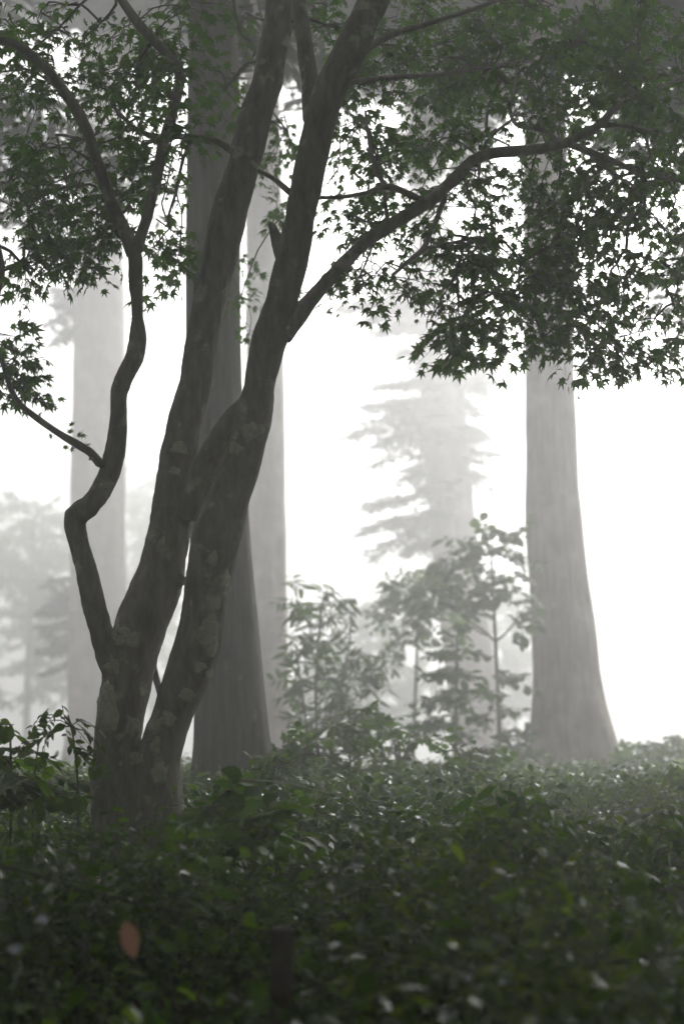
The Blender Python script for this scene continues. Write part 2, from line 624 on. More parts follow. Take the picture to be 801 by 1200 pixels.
def conifer_branches(path, rad, parent, base, specs, el=0.2, leaf_n=26, mat=MAT['fir_leaf'], name='foliage', pts_y=None):
    """flat drooping sprays; specs = (height z, azimuth, length)"""
    tb = Tubes()
    lv = Leaves(T_NEEDLE)
    k_far = math.sqrt(far(pts_y) / pts_y) if pts_y else 1.0
    el *= k_far
    zs = path[:, 2]
    for (z, az, L) in specs:
        k = int(np.argmin(np.abs(zs - z)))
        o = path[k].copy()
        d = np.array([math.cos(az), math.sin(az), rng.uniform(-0.45, 0.22)])
        tip = o + d * L + np.array([0, 0, -0.10 * L])
        mid = (o + tip) / 2 + np.array([0, 0, 0.08 * L])
        r0 = 0.012 + 0.012 * L
        tb.add([o, mid, tip], [r0, r0 * 0.6, 0.004], 5, step=0.25)
        nt_ = max(4, int(L * 7))
        for i in range(nt_):
            f = 0.22 + 0.78 * (i + rng.random()) / nt_
            c = o * (1 - f) ** 2 + mid * 2 * f * (1 - f) + tip * f * f
            sg = 1 if i % 2 else -1
            sd = np.array([-d[1], d[0], 0]) * sg
            tl = L * rng.uniform(0.22, 0.42) * (1.15 - 0.7 * f)
            td = sd * 0.8 + d * 0.6 + np.array([0, 0, rng.uniform(-0.3, 0.1)])
            td /= np.linalg.norm(td)
            te = c + td * tl
            tb.add([c, te], [0.005, 0.002], 3)
            m = max(4, int(leaf_n * tl))
            for q in range(m):
                g = (q + rng.random()) / m
                pp = c * (1 - g) + te * g
                s2 = 1 if q % 2 else -1
                pd = np.cross(td, [0, 0, 1]) * s2 * 0.8 + td * 0.7 + rnd_unit() * 0.35
                lv.add(pp, pd, np.array([0, 0, 1]) + rnd_unit() * 0.5, el * rng.uniform(0.6, 1.3))
    link('limbs', tb.mesh('limbs'), MAT['twig'], parent)['kind'] = 'stuff'
    lv.build(name, mat, parent, base)


def crown_specs(z0, z1, n, rmax):
    out = []
    for i in range(n):
        f = (i + rng.random()) / n
        out.append((z0 + (z1 - z0) * f, rng.uniform(0, 2 * math.pi), rmax * (0.35 + 0.65 * (1 - f)) * rng.uniform(0.7, 1.1)))
    return out


def big_tree(name, label, pts, mat, top_z, crown=None, extra=None, seed=1.0, furrow=0.05, flare=0.28, el=0.42, ell=0.28):
    y0 = pts[0][3]
    b = P(pts[0][0], pts[0][1], y0)
    base = Vector((b.x, b.y, ground_z(b.x, b.y)))
    root = empty(name, base, label, 'tree', None)
    p_last = P(*pts[-1][:2], pts[-1][3])
    r_last = pts[-1][2]
    # continue the trunk above the frame
    pts = list(pts)
    a, b2 = P(*pts[-2][:2], pts[-2][3]), p_last
    o, q, r = trunk('trunk', root, pts, mat, seed=seed, furrow=furrow, flare=flare)
    if crown:
        crown = crown_specs(P(400, crown[0], y0).z, q[-1][2] - 0.2, crown[1], crown[2])
        conifer_branches(q, r, root, base, crown, el=el, leaf_n=20, name='crown', pts_y=y0)
    if extra:
        conifer_branches(q, r, root, base, extra, el=ell, leaf_n=52, name='low_foliage', pts_y=y0)
    return root, q, r


# tall cedar standing alone beside the open right-hand sky
big_tree('cedar_tree', 'tall pale-barked cedar with flared foot standing alone beside open white mist',
         [(676, 905, 92, 15), (671, 860, 84, 15), (664, 800, 76, 15), (656, 700, 69, 15), (648, 600, 63, 15), (645, 500, 60, 15), (643, 420, 57, 15),
          (641, 300, 54, 15), (638, 150, 51, 15), (636, 0, 48, 15), (634, -150, 42, 15), (632, -330, 26, 15)],
         MAT['cedar_bark'], 14, crown=(-40, 110, 5.0), seed=2.2, furrow=0.085)
# dark trunk right behind the maple
big_tree('dark_trunk_tree', 'dark broad trunk rising directly behind the forked maple stems',
         [(272, 905, 88, 10.5), (270, 840, 84, 10.5), (264, 740, 78, 10.5), (258, 640, 72, 10.5), (253, 520, 67, 10.5), (250, 400, 65, 10.5), (250, 250, 64, 10.5),
          (250, 100, 62, 10.5), (250, 0, 60, 10.5), (250, -200, 55, 10.5), (250, -600, 30, 10.5)],
         MAT['grey_bark'], 12, crown=(-160, 40, 3.0), seed=5.1, furrow=0.035)
# paler trunk behind it
big_tree('pale_trunk_tree', 'slim pale trunk in mist seen between the maple stems and the bright gap',
         [(313, 880, 54, 18), (313, 840, 50, 18), (312, 700, 46, 18), (311, 550, 45, 18), (310, 400, 44, 18), (309, 250, 43, 18), (307, 0, 40, 18), (305, -120, 36, 18), (303, -260, 22, 18)],
         MAT['cedar_bark'], 14, crown=(-20, 70, 5.0), seed=8.4, furrow=0.05)
# pale tree on the left
_, q_, r_ = big_tree('misty_left_tree', 'thick pale tree trunk in fog behind the thin crooked maple stem',
         [(113, 895, 74, 23), (114, 840, 68, 23), (115, 700, 66, 23), (116, 500, 62, 23), (117, 300, 57, 23), (118, 100, 52, 23), (119, -50, 46, 23), (120, -160, 30, 23)],
         MAT['cedar_bark'], 16, crown=(10, 36, 4.4),
         extra=[(P(114, 670 + 9 * k, 23).z, math.pi + rng.uniform(-0.6, 0.6), rng.uniform(0.9, 1.35) * 1.37) for k in range(12)]
         + [(P(114, 340 + 8 * k, 23).z, math.pi + rng.uniform(-0.7, 0.5), rng.uniform(0.8, 1.3) * 1.37) for k in range(6)],
         seed=3.3, furrow=0.045)
# fir in the middle distance
ex = []
for k in range(80):
    py = 310 + 370 * (k + rng.random()) / 80
    ex.append((P(510, py, 22).z, math.pi + rng.uniform(-1.2, 1.2), 1.75 * rng.uniform(0.4, 1.75) * (0.8 + 0.34 * math.sin((py - 330) * 0.052))))
for k in range(22):
    py = 420 + 140 * (k + rng.random()) / 22
    ex.append((P(520, py, 22).z, rng.uniform(-0.7, 0.7), 1.5 * rng.uniform(0.6, 1.3)))
big_tree('fir_tree', 'misty fir trunk with feathery side branches fading into white fog',
         [(562, 890, 60, 22), (556, 820, 58, 22), (540, 700, 56, 22), (527, 580, 54, 22), (517, 450, 51, 22), (508, 330, 48, 22), (498, 150, 44, 22), (490, 0, 40, 22), (482, -140, 24, 22)],
         MAT['cedar_bark'], 16, crown=(40, 50, 4.0), extra=ex, seed=6.7, ell=0.23)


# unseen cedars added beside the ridge; their crowns shade the upper mist
for (x, y, lab) in ((8.2, 19.0, 'tall unseen cedar added right of the ridge, high crown shading the mist'), (-7.4, 21.0, 'tall unseen cedar added left of the ridge, high crown shading the mist')):
    base = Vector((x, y, ground_z(x, y)))
    root = empty('cedar_tree', base, lab, 'tree')
    zz_ = np.linspace(base.z - 0.3, 19.0, 70)
    pth = np.array([(x + 0.1 * math.sin(z * 0.3), y, z) for z in zz_])
    t1 = Tubes()
    t1.add(pth, np.linspace(0.45, 0.12, 70), 24, rough=bark_rough(x, 0.05))
    link('trunk', t1.mesh('trunk'), MAT['cedar_bark'], root)
    conifer_branches(pth, None, root, base, crown_specs(9.5, 18.5, 120 if x > 0 else 36, 5.2), el=0.42, leaf_n=18, name='crown')

# ------------------------------------------------------------------ the maple
MY = 8.0
stemA = [(150, 1000, 84, 8.0), (142, 940, 72, 8.0), (137, 890, 56, 8.0), (143, 835, 54, 8.0), (152, 780, 60, 8.02), (167, 730, 60, 8.05), (183, 690, 60, 8.08), (193, 650, 53, 8.1), (202, 600, 50, 8.12),
         (209, 550, 46, 8.15), (215, 505, 43, 8.18), (229, 455, 39, 8.2), (237, 400, 39, 8.22), (245, 350, 42, 8.25), (257, 300, 44, 8.28), (268, 250, 43, 8.3), (284, 200, 39, 8.3),
         (295, 150, 40, 8.3), (311, 100, 37, 8.3), (322, 50, 36, 8.3), (329, 0, 34, 8.3), (340, -120, 30, 8.3), (352, -260, 24, 8.3), (360, -420, 12, 8.3)]
stemB = [(176, 1000, 80, 7.95), (182, 945, 68, 7.95), (187, 890, 50, 7.93), (199, 845, 46, 7.9), (214, 805, 52, 7.88), (234, 750, 55, 7.85), (241, 700, 53, 7.83), (250, 650, 57, 7.8), (263, 600, 52, 7.8),
         (282, 550, 46, 7.78), (295, 500, 45, 7.77), (304, 450, 38, 7.75), (316, 400, 42, 7.73), (330, 350, 41, 7.7), (343, 300, 38, 7.7), (353, 250, 38, 7.68), (362, 200, 37, 7.66),
         (373, 150, 40, 7.65), (388, 100, 41, 7.62), (415, 50, 40, 7.6), (437, 0, 39, 7.6), (480, -120, 34, 7.55), (510, -260, 26, 7.5), (530, -420, 13, 7.5)]
crossAB = [(218, 610, 26, 8.02), (236, 560, 30, 7.98), (256, 518, 28, 7.92), (275, 492, 28, 7.85), (292, 470, 24, 7.8)]
stemF = [(140, 800, 30, 7.98), (126, 765, 27, 7.95), (113, 715, 26, 7.9), (100, 665, 25, 7.86), (90, 625, 25, 7.83), (88, 606, 27, 7.82), (104, 594, 27, 7.8), (121, 570, 27, 7.78), (134, 530, 24, 7.75), (138, 490, 21, 7.73),
         (139, 460, 20, 7.72), (150, 435, 20, 7.7), (161, 408, 21, 7.7), (161, 370, 19, 7.68), (159, 330, 18, 7.68), (157, 290, 18, 7.66)]
knob1 = [(84, 607, 16, 7.82), (78, 604, 9, 7.82)]
knob2 = [(205, 680, 24, 8.05), (217, 681, 10, 8.0)]
stump = [(343, 330, 26, 7.72), (326, 285, 18, 7.85), (318, 262, 9, 7.9)]
mb = P(160, 955, 8.0)
mbase = Vector((mb.x, mb.y, ground_z(mb.x, mb.y)))
maple = empty('maple_tree', mbase, 'dark lichen-spotted maple forking into crooked stems, leafy branches overhead', 'tree')


def remeshed(name, tubes, voxel, mat, parent, disp):
    me = tubes.mesh(name + '_raw')
    tmp = bpy.data.objects.new(name + '_raw', me)
    C.objects.link(tmp)
    md = tmp.modifiers.new('remesh', 'REMESH')
    md.mode = 'VOXEL'
    md.voxel_size = voxel
    sm = tmp.modifiers.new('smooth', 'SMOOTH')
    sm.iterations = 6
    dg = bpy.context.evaluated_depsgraph_get()
    dg.update()
    out = bpy.data.meshes.new_from_object(tmp.evaluated_get(dg))
    bpy.data.objects.remove(tmp)
    bpy.data.meshes.remove(me)
    n = len(out.vertices)
    co = np.zeros(n * 3, dtype=np.float32); out.vertices.foreach_get('co', co)
    no = np.zeros(n * 3, dtype=np.float32); out.vertices.foreach_get('normal', no)
    co = co.reshape(-1, 3); no = no.reshape(-1, 3)
    dv = np.array([disp(c) for c in co], dtype=np.float32)
    co = co + no * dv[:, None]
    out.vertices.foreach_set('co', co.ravel())
    out.update()
    out.name = name
    return link(name, out, mat, parent)


tb = Tubes()
for s in (stemA, stemB, crossAB, stemF, knob1, knob2, stump):
    pp, rr = pix_path(s)
    tb.add(pp, rr, 20, step=0.04)
for ang, L, r0 in ((-2.6, 0.55, 0.11), (-1.9, 0.5, 0.1), (-1.0, 0.55, 0.12), (-0.3, 0.6, 0.11), (2.2, 0.5, 0.1), (0.8, 0.5, 0.1), (3.3, 0.5, 0.11)):
    c = Vector((mb.x, mb.y, mbase.z + 0.22))
    e = Vector((mb.x + math.cos(ang) * L, mb.y + math.sin(ang) * L, 0))
    e.z = ground_z(e.x, e.y) - 0.05
    m_ = (c + e) / 2 + Vector((0, 0, -0.05))
    tb.add([c, m_, e], [r0 * 1.1, r0 * 0.8, r0 * 0.35], 12, step=0.04)


def maple_disp(c):
    x, y, z = c
    return 0.012 * noise.noise((x * 6, y * 6, z * 4)) + 0.006 * noise.noise((x * 17, y * 17, z * 9)) + 0.003 * noise.noise((x * 45, y * 45, z * 25))


maple_trunk = remeshed('trunk', tb, 0.013, MAT['maple_bark'], maple, maple_disp)

# lichen plates lying on the bark, found by looking at the stem from the front
bm = bmesh.new(); bm.from_mesh(maple_trunk.data)
bvh = BVHTree.FromBMesh(bm); bm.free()


def lichen(px, py, rx, ry, seed):
    rays = 28
    cam0 = Vector((0, 0, CAM_Z))
    V, F = [], []

    def hit(ax, ay, lift):
        d = (P(px + ax, py + ay, 8) - cam0).normalized()
        h = bvh.ray_cast(cam0, d)
        if h[0] is None:
            return None
        return h[0] + h[1] * lift
    c = hit(0, 0, 0.008)
    if c is None:
        return
    V.append(c)
    for ring, (fr_, lift) in enumerate(((0.55, 0.008), (0.92, 0.006), (1.0, -0.004))):
        for k in range(rays):
            a = 2 * math.pi * k / rays
            wob = 0.95 + 0.6 * noise.noise((math.cos(a) * 1.5 + seed, math.sin(a) * 1.5, seed * 2)) + 0.16 * noise.noise((math.cos(a) * 4 + seed, math.sin(a) * 4, 4))
            s_ = fr_
            h = None
            while s_ > 0.05:
                h = hit(math.cos(a) * rx * wob * s_, math.sin(a) * ry * wob * s_, lift)
                if h is not None and (h - c).length < 0.3:
                    break
                s_ -= 0.1
            V.append(h if h is not None else c)
    for k in range(rays):
        F.append((0, 1 + k, 1 + (k + 1) % rays))
        for r_i in range(2):
            a, b = 1 + r_i * rays + k, 1 + r_i * rays + (k + 1) % rays
            F.append((a, a + rays, b + rays, b))
    me = bpy.data.meshes.new('lichen_patch')
    me.from_pydata([tuple(v) for v in V], [], F)
    me.update()
    o = link('lichen_patch', me, MAT['lichen'], maple_trunk)
    return o


for i, (px, py, rx, ry) in enumerate([(246, 745, 15, 20), (151, 748, 14, 12), (233, 782, 8, 6), (219, 814, 9, 8), (198, 843, 11, 10), (294, 505, 15, 14), (277, 527, 8, 9), (127, 830, 12, 30), (154, 850, 9, 13),
                                      (182, 875, 8, 12), (132, 780, 9, 12), (204, 553, 7, 6), (262, 680, 7, 13), (186, 905, 10, 14), (160, 890, 8, 9), (210, 525, 9, 7), (190, 640, 6, 10), (250, 655, 6, 9)]):
    lichen(px, py, rx, ry, i * 1.37)

# limbs: each one a part
limbs = [
    [(330, 392, 28.5, 7.72), (346, 372, 25.6, 7.75), (372, 342, 17.2, 7.8), (400, 312, 16.4, 7.85), (430, 282, 15.6, 7.9), (470, 256, 15.6, 7.95), (505, 234, 15.6, 8.0), (530, 212, 14.8, 8.05), (550, 192, 14.0, 8.08), (575, 180, 13.3, 8.1),
     (610, 177, 13.3, 8.15), (645, 172, 12.5, 8.2), (680, 160, 10.9, 8.25), (705, 143, 10.1, 8.3), (725, 122, 8.6, 8.35), (760, 106, 6.2, 8.4), (800, 92, 4.7, 8.45), (850, 78, 4, 8.5)],
    [(665, 168, 9, 8.22), (690, 178, 9, 8.2), (715, 188, 8, 8.15), (750, 202, 6, 8.1), (790, 211, 5, 8.05), (840, 222, 3, 8.0)],
    [(700, 147, 7, 8.3), (735, 148, 6, 8.4), (770, 155, 5, 8.5), (815, 165, 4, 8.55)],
    [(655, 170, 7, 8.2), (645, 158, 6, 8.3), (625, 150, 5.5, 8.4), (606, 147, 5, 8.5), (597, 130, 4.5, 8.55), (602, 105, 4, 8.6), (606, 70, 3, 8.65)],
    [(500, 238, 9, 8.0), (480, 228, 8, 7.95), (455, 219, 8, 7.9), (430, 226, 6, 7.85), (400, 231, 5, 7.8), (372, 232, 4, 7.7)],
    [(452, 219, 7, 7.9), (443, 205, 6, 7.9), (436, 185, 5, 7.92), (432, 165, 4, 7.95), (428, 130, 3, 8.0)],
    [(455, 266, 5, 7.95), (452, 245, 5, 7.9), (450, 222, 4, 7.9)],
    [(522, 228, 7, 8.03), (512, 255, 6, 8.0), (503, 275, 6, 7.95), (495, 292, 7, 7.9), (480, 305, 6, 7.85), (460, 322, 4, 7.8)],
    [(497, 291, 5, 7.9), (520, 287, 4, 7.95), (545, 281, 4, 8.0), (560, 277, 3, 8.05)],
    [(720, 126, 7, 8.35), (735, 105, 5, 8.45), (752, 90, 5, 8.55), (780, 88, 4, 8.65), (810, 80, 3, 8.7)],
    [(690, 180, 6, 8.2), (720, 205, 5, 8.1), (745, 222, 4, 8.0), (752, 250, 3, 7.95)],
    [(366, 140, 26, 7.68), (364, 100, 22, 7.72), (358, 60, 21, 7.75), (354, 30, 19, 7.78), (351, 0, 18, 7.8), (345, -80, 15, 7.8), (338, -200, 8, 7.8)],
    [(157, 298, 18, 7.66), (147, 272, 16, 7.66), (134, 245, 15, 7.65), (124, 217, 15, 7.64), (113, 185, 14, 7.63), (104, 158, 14, 7.62), (90, 130, 14, 7.6), (70, 100, 13, 7.6), (50, 76, 12, 7.58), (25, 56, 11, 7.55), (0, 48, 10, 7.52), (-40, 44, 8, 7.5)],
    [(157, 298, 17, 7.66), (165, 277, 14, 7.7), (174, 250, 13, 7.75), (181, 220, 13, 7.8), (188, 185, 14, 7.82), (197, 150, 14, 7.85), (206, 115, 14, 7.88), (211, 85, 13, 7.9), (194, 62, 12, 7.9), (175, 42, 12, 7.9), (158, 22, 12, 7.9), (143, 0, 11, 7.9), (120, -40, 8, 7.9)],
    [(134, 530, 15, 7.75), (121, 545, 12, 7.74), (106, 530, 10, 7.72), (88, 519, 10, 7.7), (68, 507, 8, 7.66), (45, 491, 8, 7.62), (24, 474, 7, 7.6), (13, 456, 7, 7.58), (7, 435, 6, 7.55), (-8, 400, 4, 7.5)],
    [(290, 195, 12, 8.3), (268, 174, 8, 8.25), (245, 163, 7, 8.2), (215, 160, 7, 8.1), (190, 161, 7, 8.0), (168, 156, 7, 7.95), (152, 145, 6, 7.9), (130, 122, 4, 7.85)],
    [(352, 235, 10, 7.72), (337, 223, 8, 7.8), (320, 209, 6, 7.9), (304, 200, 6, 8.0), (296, 190, 5, 8.1)],
    [(-12, 250, 8, 7.55), (0, 300, 8, 7.55), (3, 318, 7, 7.55), (-2, 345, 6, 7.55), (-14, 400, 5, 7.5)],
    [(425, 60, 12, 7.62), (460, 40, 9, 7.7), (510, 25, 7, 7.8), (570, 5, 6, 7.95), (640, -25, 5, 8.1), (720, -50, 4, 8.2)],
    [(385, 105, 9, 7.65), (420, 95, 7, 7.8), (470, 90, 6, 7.95), (530, 85, 5, 8.1), (590, 75, 4, 8.2), (650, 70, 3, 8.3)],
    [(330, -60, 16, 8.3), (290, -90, 12, 8.2), (230, -110, 9, 8.0), (160, -100, 7, 7.8), (90, -90, 5, 7.6)],
]
nodes, node_r = [], []
for k, s in enumerate(limbs):
    pp, rr = pix_path(s)
    t1 = Tubes()
    seed = k * 3.7

    def lr(i, n, th, p, seed=seed):
        return np.array([1 + 0.14 * noise.noise((math.cos(a) + seed, math.sin(a), p[0] * 7 + p[2] * 7)) for a in th])
    q, r = catmull(pp, rr, 0.03)
    t1.add(q, r, 10, rough=lr)
    link('branch', t1.mesh('branch'), MAT['maple_bark'], maple)
    for i in range(len(q) // 4, len(q), 4):
        nodes.append(q[i]); node_r.append(r[i])
for s in (stemA, stemB):
    pp, rr = pix_path(s[-7:])
    q, r = catmull(pp, rr, 0.12)
    nodes += list(q); node_r += list(r)

D0, D1 = 7.9, 9.6
blobs = [
    (60, 55, 75, 55, 16, 7.4, 8.8), (150, 65, 60, 60, 22, 7.8, 9.4), (205, 45, 35, 50, 14, 7.6, 9.2), (175, 130, 50, 45, 16, 7.4, 9), (100, 200, 65, 50, 20, 7.5, 9), (60, 240, 50, 50, 18, 7.4, 8.8),
    (110, 285, 45, 28, 10, 7.2, 8.4), (40, 285, 40, 28, 9, 7, 8.4), (25, 180, 30, 40, 5, 7, 8), (165, 200, 40, 50, 8, 7.6, 9), (195, 250, 22, 50, 9, 7.8, 9.2), (200, 305, 18, 40, 7, 8, 9.2), (135, 275, 15, 25, 3, 7.4, 8),
    (10, 20, 30, 40, 5, 6.8, 8), (30, 110, 30, 30, 4, 7, 8),
    (12, 420, 16, 30, 7, 7.4, 7.8), (30, 455, 12, 18, 3, 7.4, 7.8),
    (320, 170, 20, 50, 9, 9.2, 10.4), (325, 250, 14, 40, 4, 9.4, 10.4), (250, 70, 45, 90, 8, 7.2, 9.2), (375, 40, 25, 45, 7, 8, 9.4), (290, 60, 30, 60, 5, 8.6, 10), (288, 360, 8, 70, 5, 9.4, 10.2),
    (430, 120, 45, 75, 26, D0, D1), (500, 55, 80, 55, 46, D0, D1), (600, 45, 80, 50, 46, D0, D1), (720, 40, 90, 50, 50, D0, D1), (560, 125, 70, 45, 30, D0, D1), (680, 115, 80, 50, 36, D0, D1),
    (775, 130, 40, 70, 18, D0, D1), (425, 235, 45, 45, 15, 7.8, 9.2), (490, 200, 55, 40, 16, D0, D1), (480, 290, 55, 45, 10, 7.8, 9.2), (410, 325, 28, 28, 6, 7.4, 8.4), (455, 330, 30, 18, 5, 7.4, 8.4),
    (555, 330, 45, 55, 24, 7, 8.6), (535, 385, 25, 25, 7, 7, 8), (620, 285, 65, 55, 30, 7.6, 9.2), (635, 360, 38, 48, 16, 7, 8.4), (710, 270, 70, 55, 28, 7.2, 9), (775, 270, 38, 80, 17, 7.2, 9),
    (735, 340, 65, 35, 13, 7.2, 8.8), (690, 385, 20, 35, 4, 7.4, 8.2), (722, 395, 18, 25, 3, 7.4, 8.2), (765, 385, 22, 30, 4, 7.4, 8.4), (600, 215, 65, 40, 20, D0, D1), (715, 200, 80, 45, 26, D0, D1),
    (690, 415, 14, 22, 4, 7.5, 8.2), (718, 412, 16, 18, 3, 7.4, 8.2), (765, 408, 18, 18, 3, 7.4, 8.2), (560, 395, 30, 20, 5, 7.4, 8.2), (80, 318, 60, 10, 5, 7.4, 8.4), (798, 410, 10, 20, 1, 7.4, 8.4), (645, 400, 14, 12, 3, 7.2, 8),
    # above and beside the frame
    (400, -110, 460, 100, 150, 6.8, 9.6), (420, -260, 380, 110, 90, 6.8, 9.4), (900, 120, 100, 220, 70, 7.2, 9.2), (-90, 120, 90, 190, 36, 7, 8.8),
]
tw = Tubes()
lv = Leaves(T_MAPLE)
grow(nodes, node_r, blob_points(blobs), tw, lv, 0.30, 17, 0.072)
# small shoots along the low branch on the left
for (px, py) in [(28, 480), (32, 487), (60, 498), (85, 508), (90, 512), (82, 528), (62, 512), (106, 540), (99, 522), (74, 522), (84, 500), (95, 508)]:
    p0 = P(px, py, 7.66)
    lv.add(p0, rnd_unit() + np.array([0, 0, 0.2]), rnd_unit() + np.array([0, -1.2, 0.4]), 0.045)
    tw.add([p0, Vector((p0.x + 0.01, p0.y, p0.z + (0.02 if py > 505 else -0.03)))], [0.001, 0.0012], 3)
o = link('twigs', tw.mesh('twigs'), MAT['twig'], maple)
o['kind'] = 'stuff'
lv.build('crown', MAT['maple_leaf'], maple, mbase, parts=300)


# ------------------------------------------------------------------ shrubs and saplings on the ridge
def sapling(name, label, cat, stems, blobs, tmpl, size, n_leaf, spray, mat='shrub_leaf', parts=150, group=None, r_tip=0.002, droop=0.05, horiz=0.6):
    p0, _ = pix_path(stems[0])
    kf = far(stems[0][0][3]) / stems[0][0][3]
    size, spray, r_tip = size * kf, spray * kf, r_tip * kf
    base = Vector((p0[0].x, p0[0].y, ground_z(p0[0].x, p0[0].y)))
    root = empty(name, base, label, cat, group)
    nd, nr = [], []
    for s in stems:
        pp, rr = pix_path(s)
        g = ground_z(pp[0].x, pp[0].y) - 0.04
        if s[0][1] > 850 and pp[0].z > g:
            pp = [Vector((pp[0].x, pp[0].y, g))] + pp
            rr = [rr[0] * 1.1] + rr
        t1 = Tubes()
        q, r = catmull(pp, rr, 0.04)
        r = r * 0.72
        t1.add(q, r, 8)
        link('stem', t1.mesh('stem'), MAT['twig'], root)
        nd += list(q[len(q) // 4::2]); nr += list(r[len(q) // 4::2])
    tw = Tubes(); lv = Leaves(tmpl)
    grow(nd, nr, blob_points(blobs, 1.5), tw, lv, spray, n_leaf, size, mode='alt', r_tip=r_tip, droop=droop, horiz=horiz)
    o = link('twigs', tw.mesh('twigs'), MAT['twig'], root); o['kind'] = 'stuff'
    lv.build('foliage', MAT[mat], root, base, parts=parts)
    return root


sapling('round_leaf_sapling', 'slender sapling with Y fork and big rounded leaves beside the pale cedar', 'sapling',
        [[(586, 900, 7, 14.10), (584, 840, 6.5, 14.10), (582, 790, 6, 14.10), (580, 750, 6, 14.10), (579, 725, 5, 14.10), (577, 690, 4, 14.10), (575, 640, 3, 14.10)],
         [(580, 752, 5, 14.10), (565, 738, 4, 14.00), (548, 728, 3, 13.90), (530, 712, 2.5, 13.80), (505, 700, 2, 13.80)],
         [(580, 752, 4.5, 14.10), (592, 742, 4, 14.15), (604, 728, 3.5, 14.20), (612, 715, 2.5, 14.30)]],
        [(575, 640, 40, 25, 12, 13.70, 14.50), (545, 670, 45, 30, 14, 13.60, 14.40), (600, 680, 25, 40, 8, 13.70, 14.50), (560, 700, 30, 20, 7, 13.60, 14.40), (500, 695, 35, 25, 10, 13.60, 14.20), (615, 720, 12, 25, 4, 13.80, 14.50),
         (598, 795, 18, 5, 3, 13.80, 14.30), (598, 828, 18, 5, 3, 13.80, 14.30)],
        T_OVAL, 0.105, 10, 0.34, parts=280)
sapling('lance_leaf_shrub', 'tall shrub of narrow pointed leaves growing right of the slim pale trunk', 'shrub',
        [[(372, 900, 6, 13.10), (370, 820, 5, 13.10), (372, 760, 4, 13.10), (378, 700, 2.5, 13.10)],
         [(388, 900, 6, 13.20), (396, 830, 5, 13.30), (408, 760, 3.5, 13.40), (412, 720, 2.5, 13.40)],
         [(365, 900, 5, 13.00), (356, 830, 4, 12.90), (348, 770, 3, 12.90)]],
        [(380, 710, 32, 22, 12, 12.80, 13.50), (355, 750, 18, 35, 10, 12.70, 13.30), (395, 770, 40, 30, 18, 12.80, 13.60), (370, 815, 35, 35, 20, 12.70, 13.50), (425, 810, 30, 40, 16, 12.90, 13.70), (345, 700, 10, 25, 4, 12.80, 13.20), (400, 850, 50, 20, 16, 12.60, 13.50)],
        T_LANCE, 0.11, 10, 0.28, parts=280)
sapling('thin_stem_sapling', 'thin straight-stemmed sapling with a broad hazy crown before the fir', 'sapling',
        [[(484, 900, 5, 15.10), (486, 830, 5, 15.10), (488, 770, 4.5, 15.10), (489, 735, 4, 15.10), (492, 690, 3, 15.10)]],
        [(490, 690, 38, 25, 14, 14.80, 15.50), (465, 715, 28, 30, 12, 14.80, 15.50), (510, 725, 28, 28, 12, 14.80, 15.50), (470, 755, 22, 15, 5, 14.80, 15.40), (455, 680, 15, 12, 3, 14.80, 15.40)],
        T_ELL, 0.1, 10, 0.32, parts=240)
sapling('tiered_sapling', 'sapling with flat layered leaf tiers between thin stems', 'sapling',
        [[(533, 900, 6, 13.40), (534, 830, 5, 13.40), (535, 770, 4, 13.40), (536, 735, 2.5, 13.40)]],
        [(535, 738, 14, 10, 4, 13.10, 13.70), (532, 765, 28, 7, 7, 13.00, 13.80), (525, 790, 38, 7, 9, 13.00, 13.90), (560, 812, 45, 6, 9, 12.90, 13.90), (515, 825, 32, 9, 9, 12.90, 13.80), (540, 848, 50, 14, 16, 12.80, 13.90)],
        T_ELL, 0.085, 11, 0.28, parts=260, horiz=0.95)
sapling('ridge_bush', 'low leafy bush on the skyline at the foot of the pale cedar, open mist behind', 'bush',
        [[(765, 930, 6, 14), (768, 900, 5, 14), (772, 880, 3, 14)], [(790, 930, 5, 14.2), (792, 900, 4, 14.2), (796, 880, 3, 14.2)], [(742, 930, 5, 13.8), (740, 905, 4, 13.8), (738, 890, 3, 13.8)]],
        [(765, 882, 32, 12, 26, 13.3, 14.3), (795, 876, 30, 12, 22, 13.3, 14.3), (742, 892, 22, 10, 16, 13.2, 14.2), (780, 915, 45, 15, 22, 13.2, 14.3), (738, 888, 10, 14, 3, 13.6, 14.2)],
        T_ELL, 0.075, 11, 0.24, parts=200)
sapling('ridge_bush', 'small round-leaved bush touching the left foot of the pale cedar', 'bush',
        [[(610, 930, 5, 13.8), (608, 890, 4, 13.8), (606, 865, 2.5, 13.8)]],
        [(607, 868, 18, 14, 8, 13.5, 14.2), (612, 890, 22, 14, 12, 13.4, 14.2), (590, 895, 20, 12, 8, 13.3, 14.1)],
        T_OVAL, 0.08, 10, 0.22, parts=150)
sapling('whorled_leaf_plant', 'plant of broad pointed leaves in whorls left of the maple, against mist', 'plant',
        [[(14, 930, 4, 7.4), (13, 890, 4, 7.4), (12, 848, 3, 7.4)], [(40, 930, 4, 7.6), (42, 895, 3, 7.6), (46, 870, 2.5, 7.6)]],
        [(12, 852, 8, 6, 1, 7.3, 7.5), (25, 876, 22, 8, 1, 7.3, 7.6), (52, 886, 24, 7, 2, 7.4, 7.9), (20, 900, 40, 12, 6, 7.0, 7.7), (40, 925, 55, 16, 12, 6.8, 7.7)],
        T_OVAL, 0.09, 7, 0.15, mat='ground_leaf', parts=150)
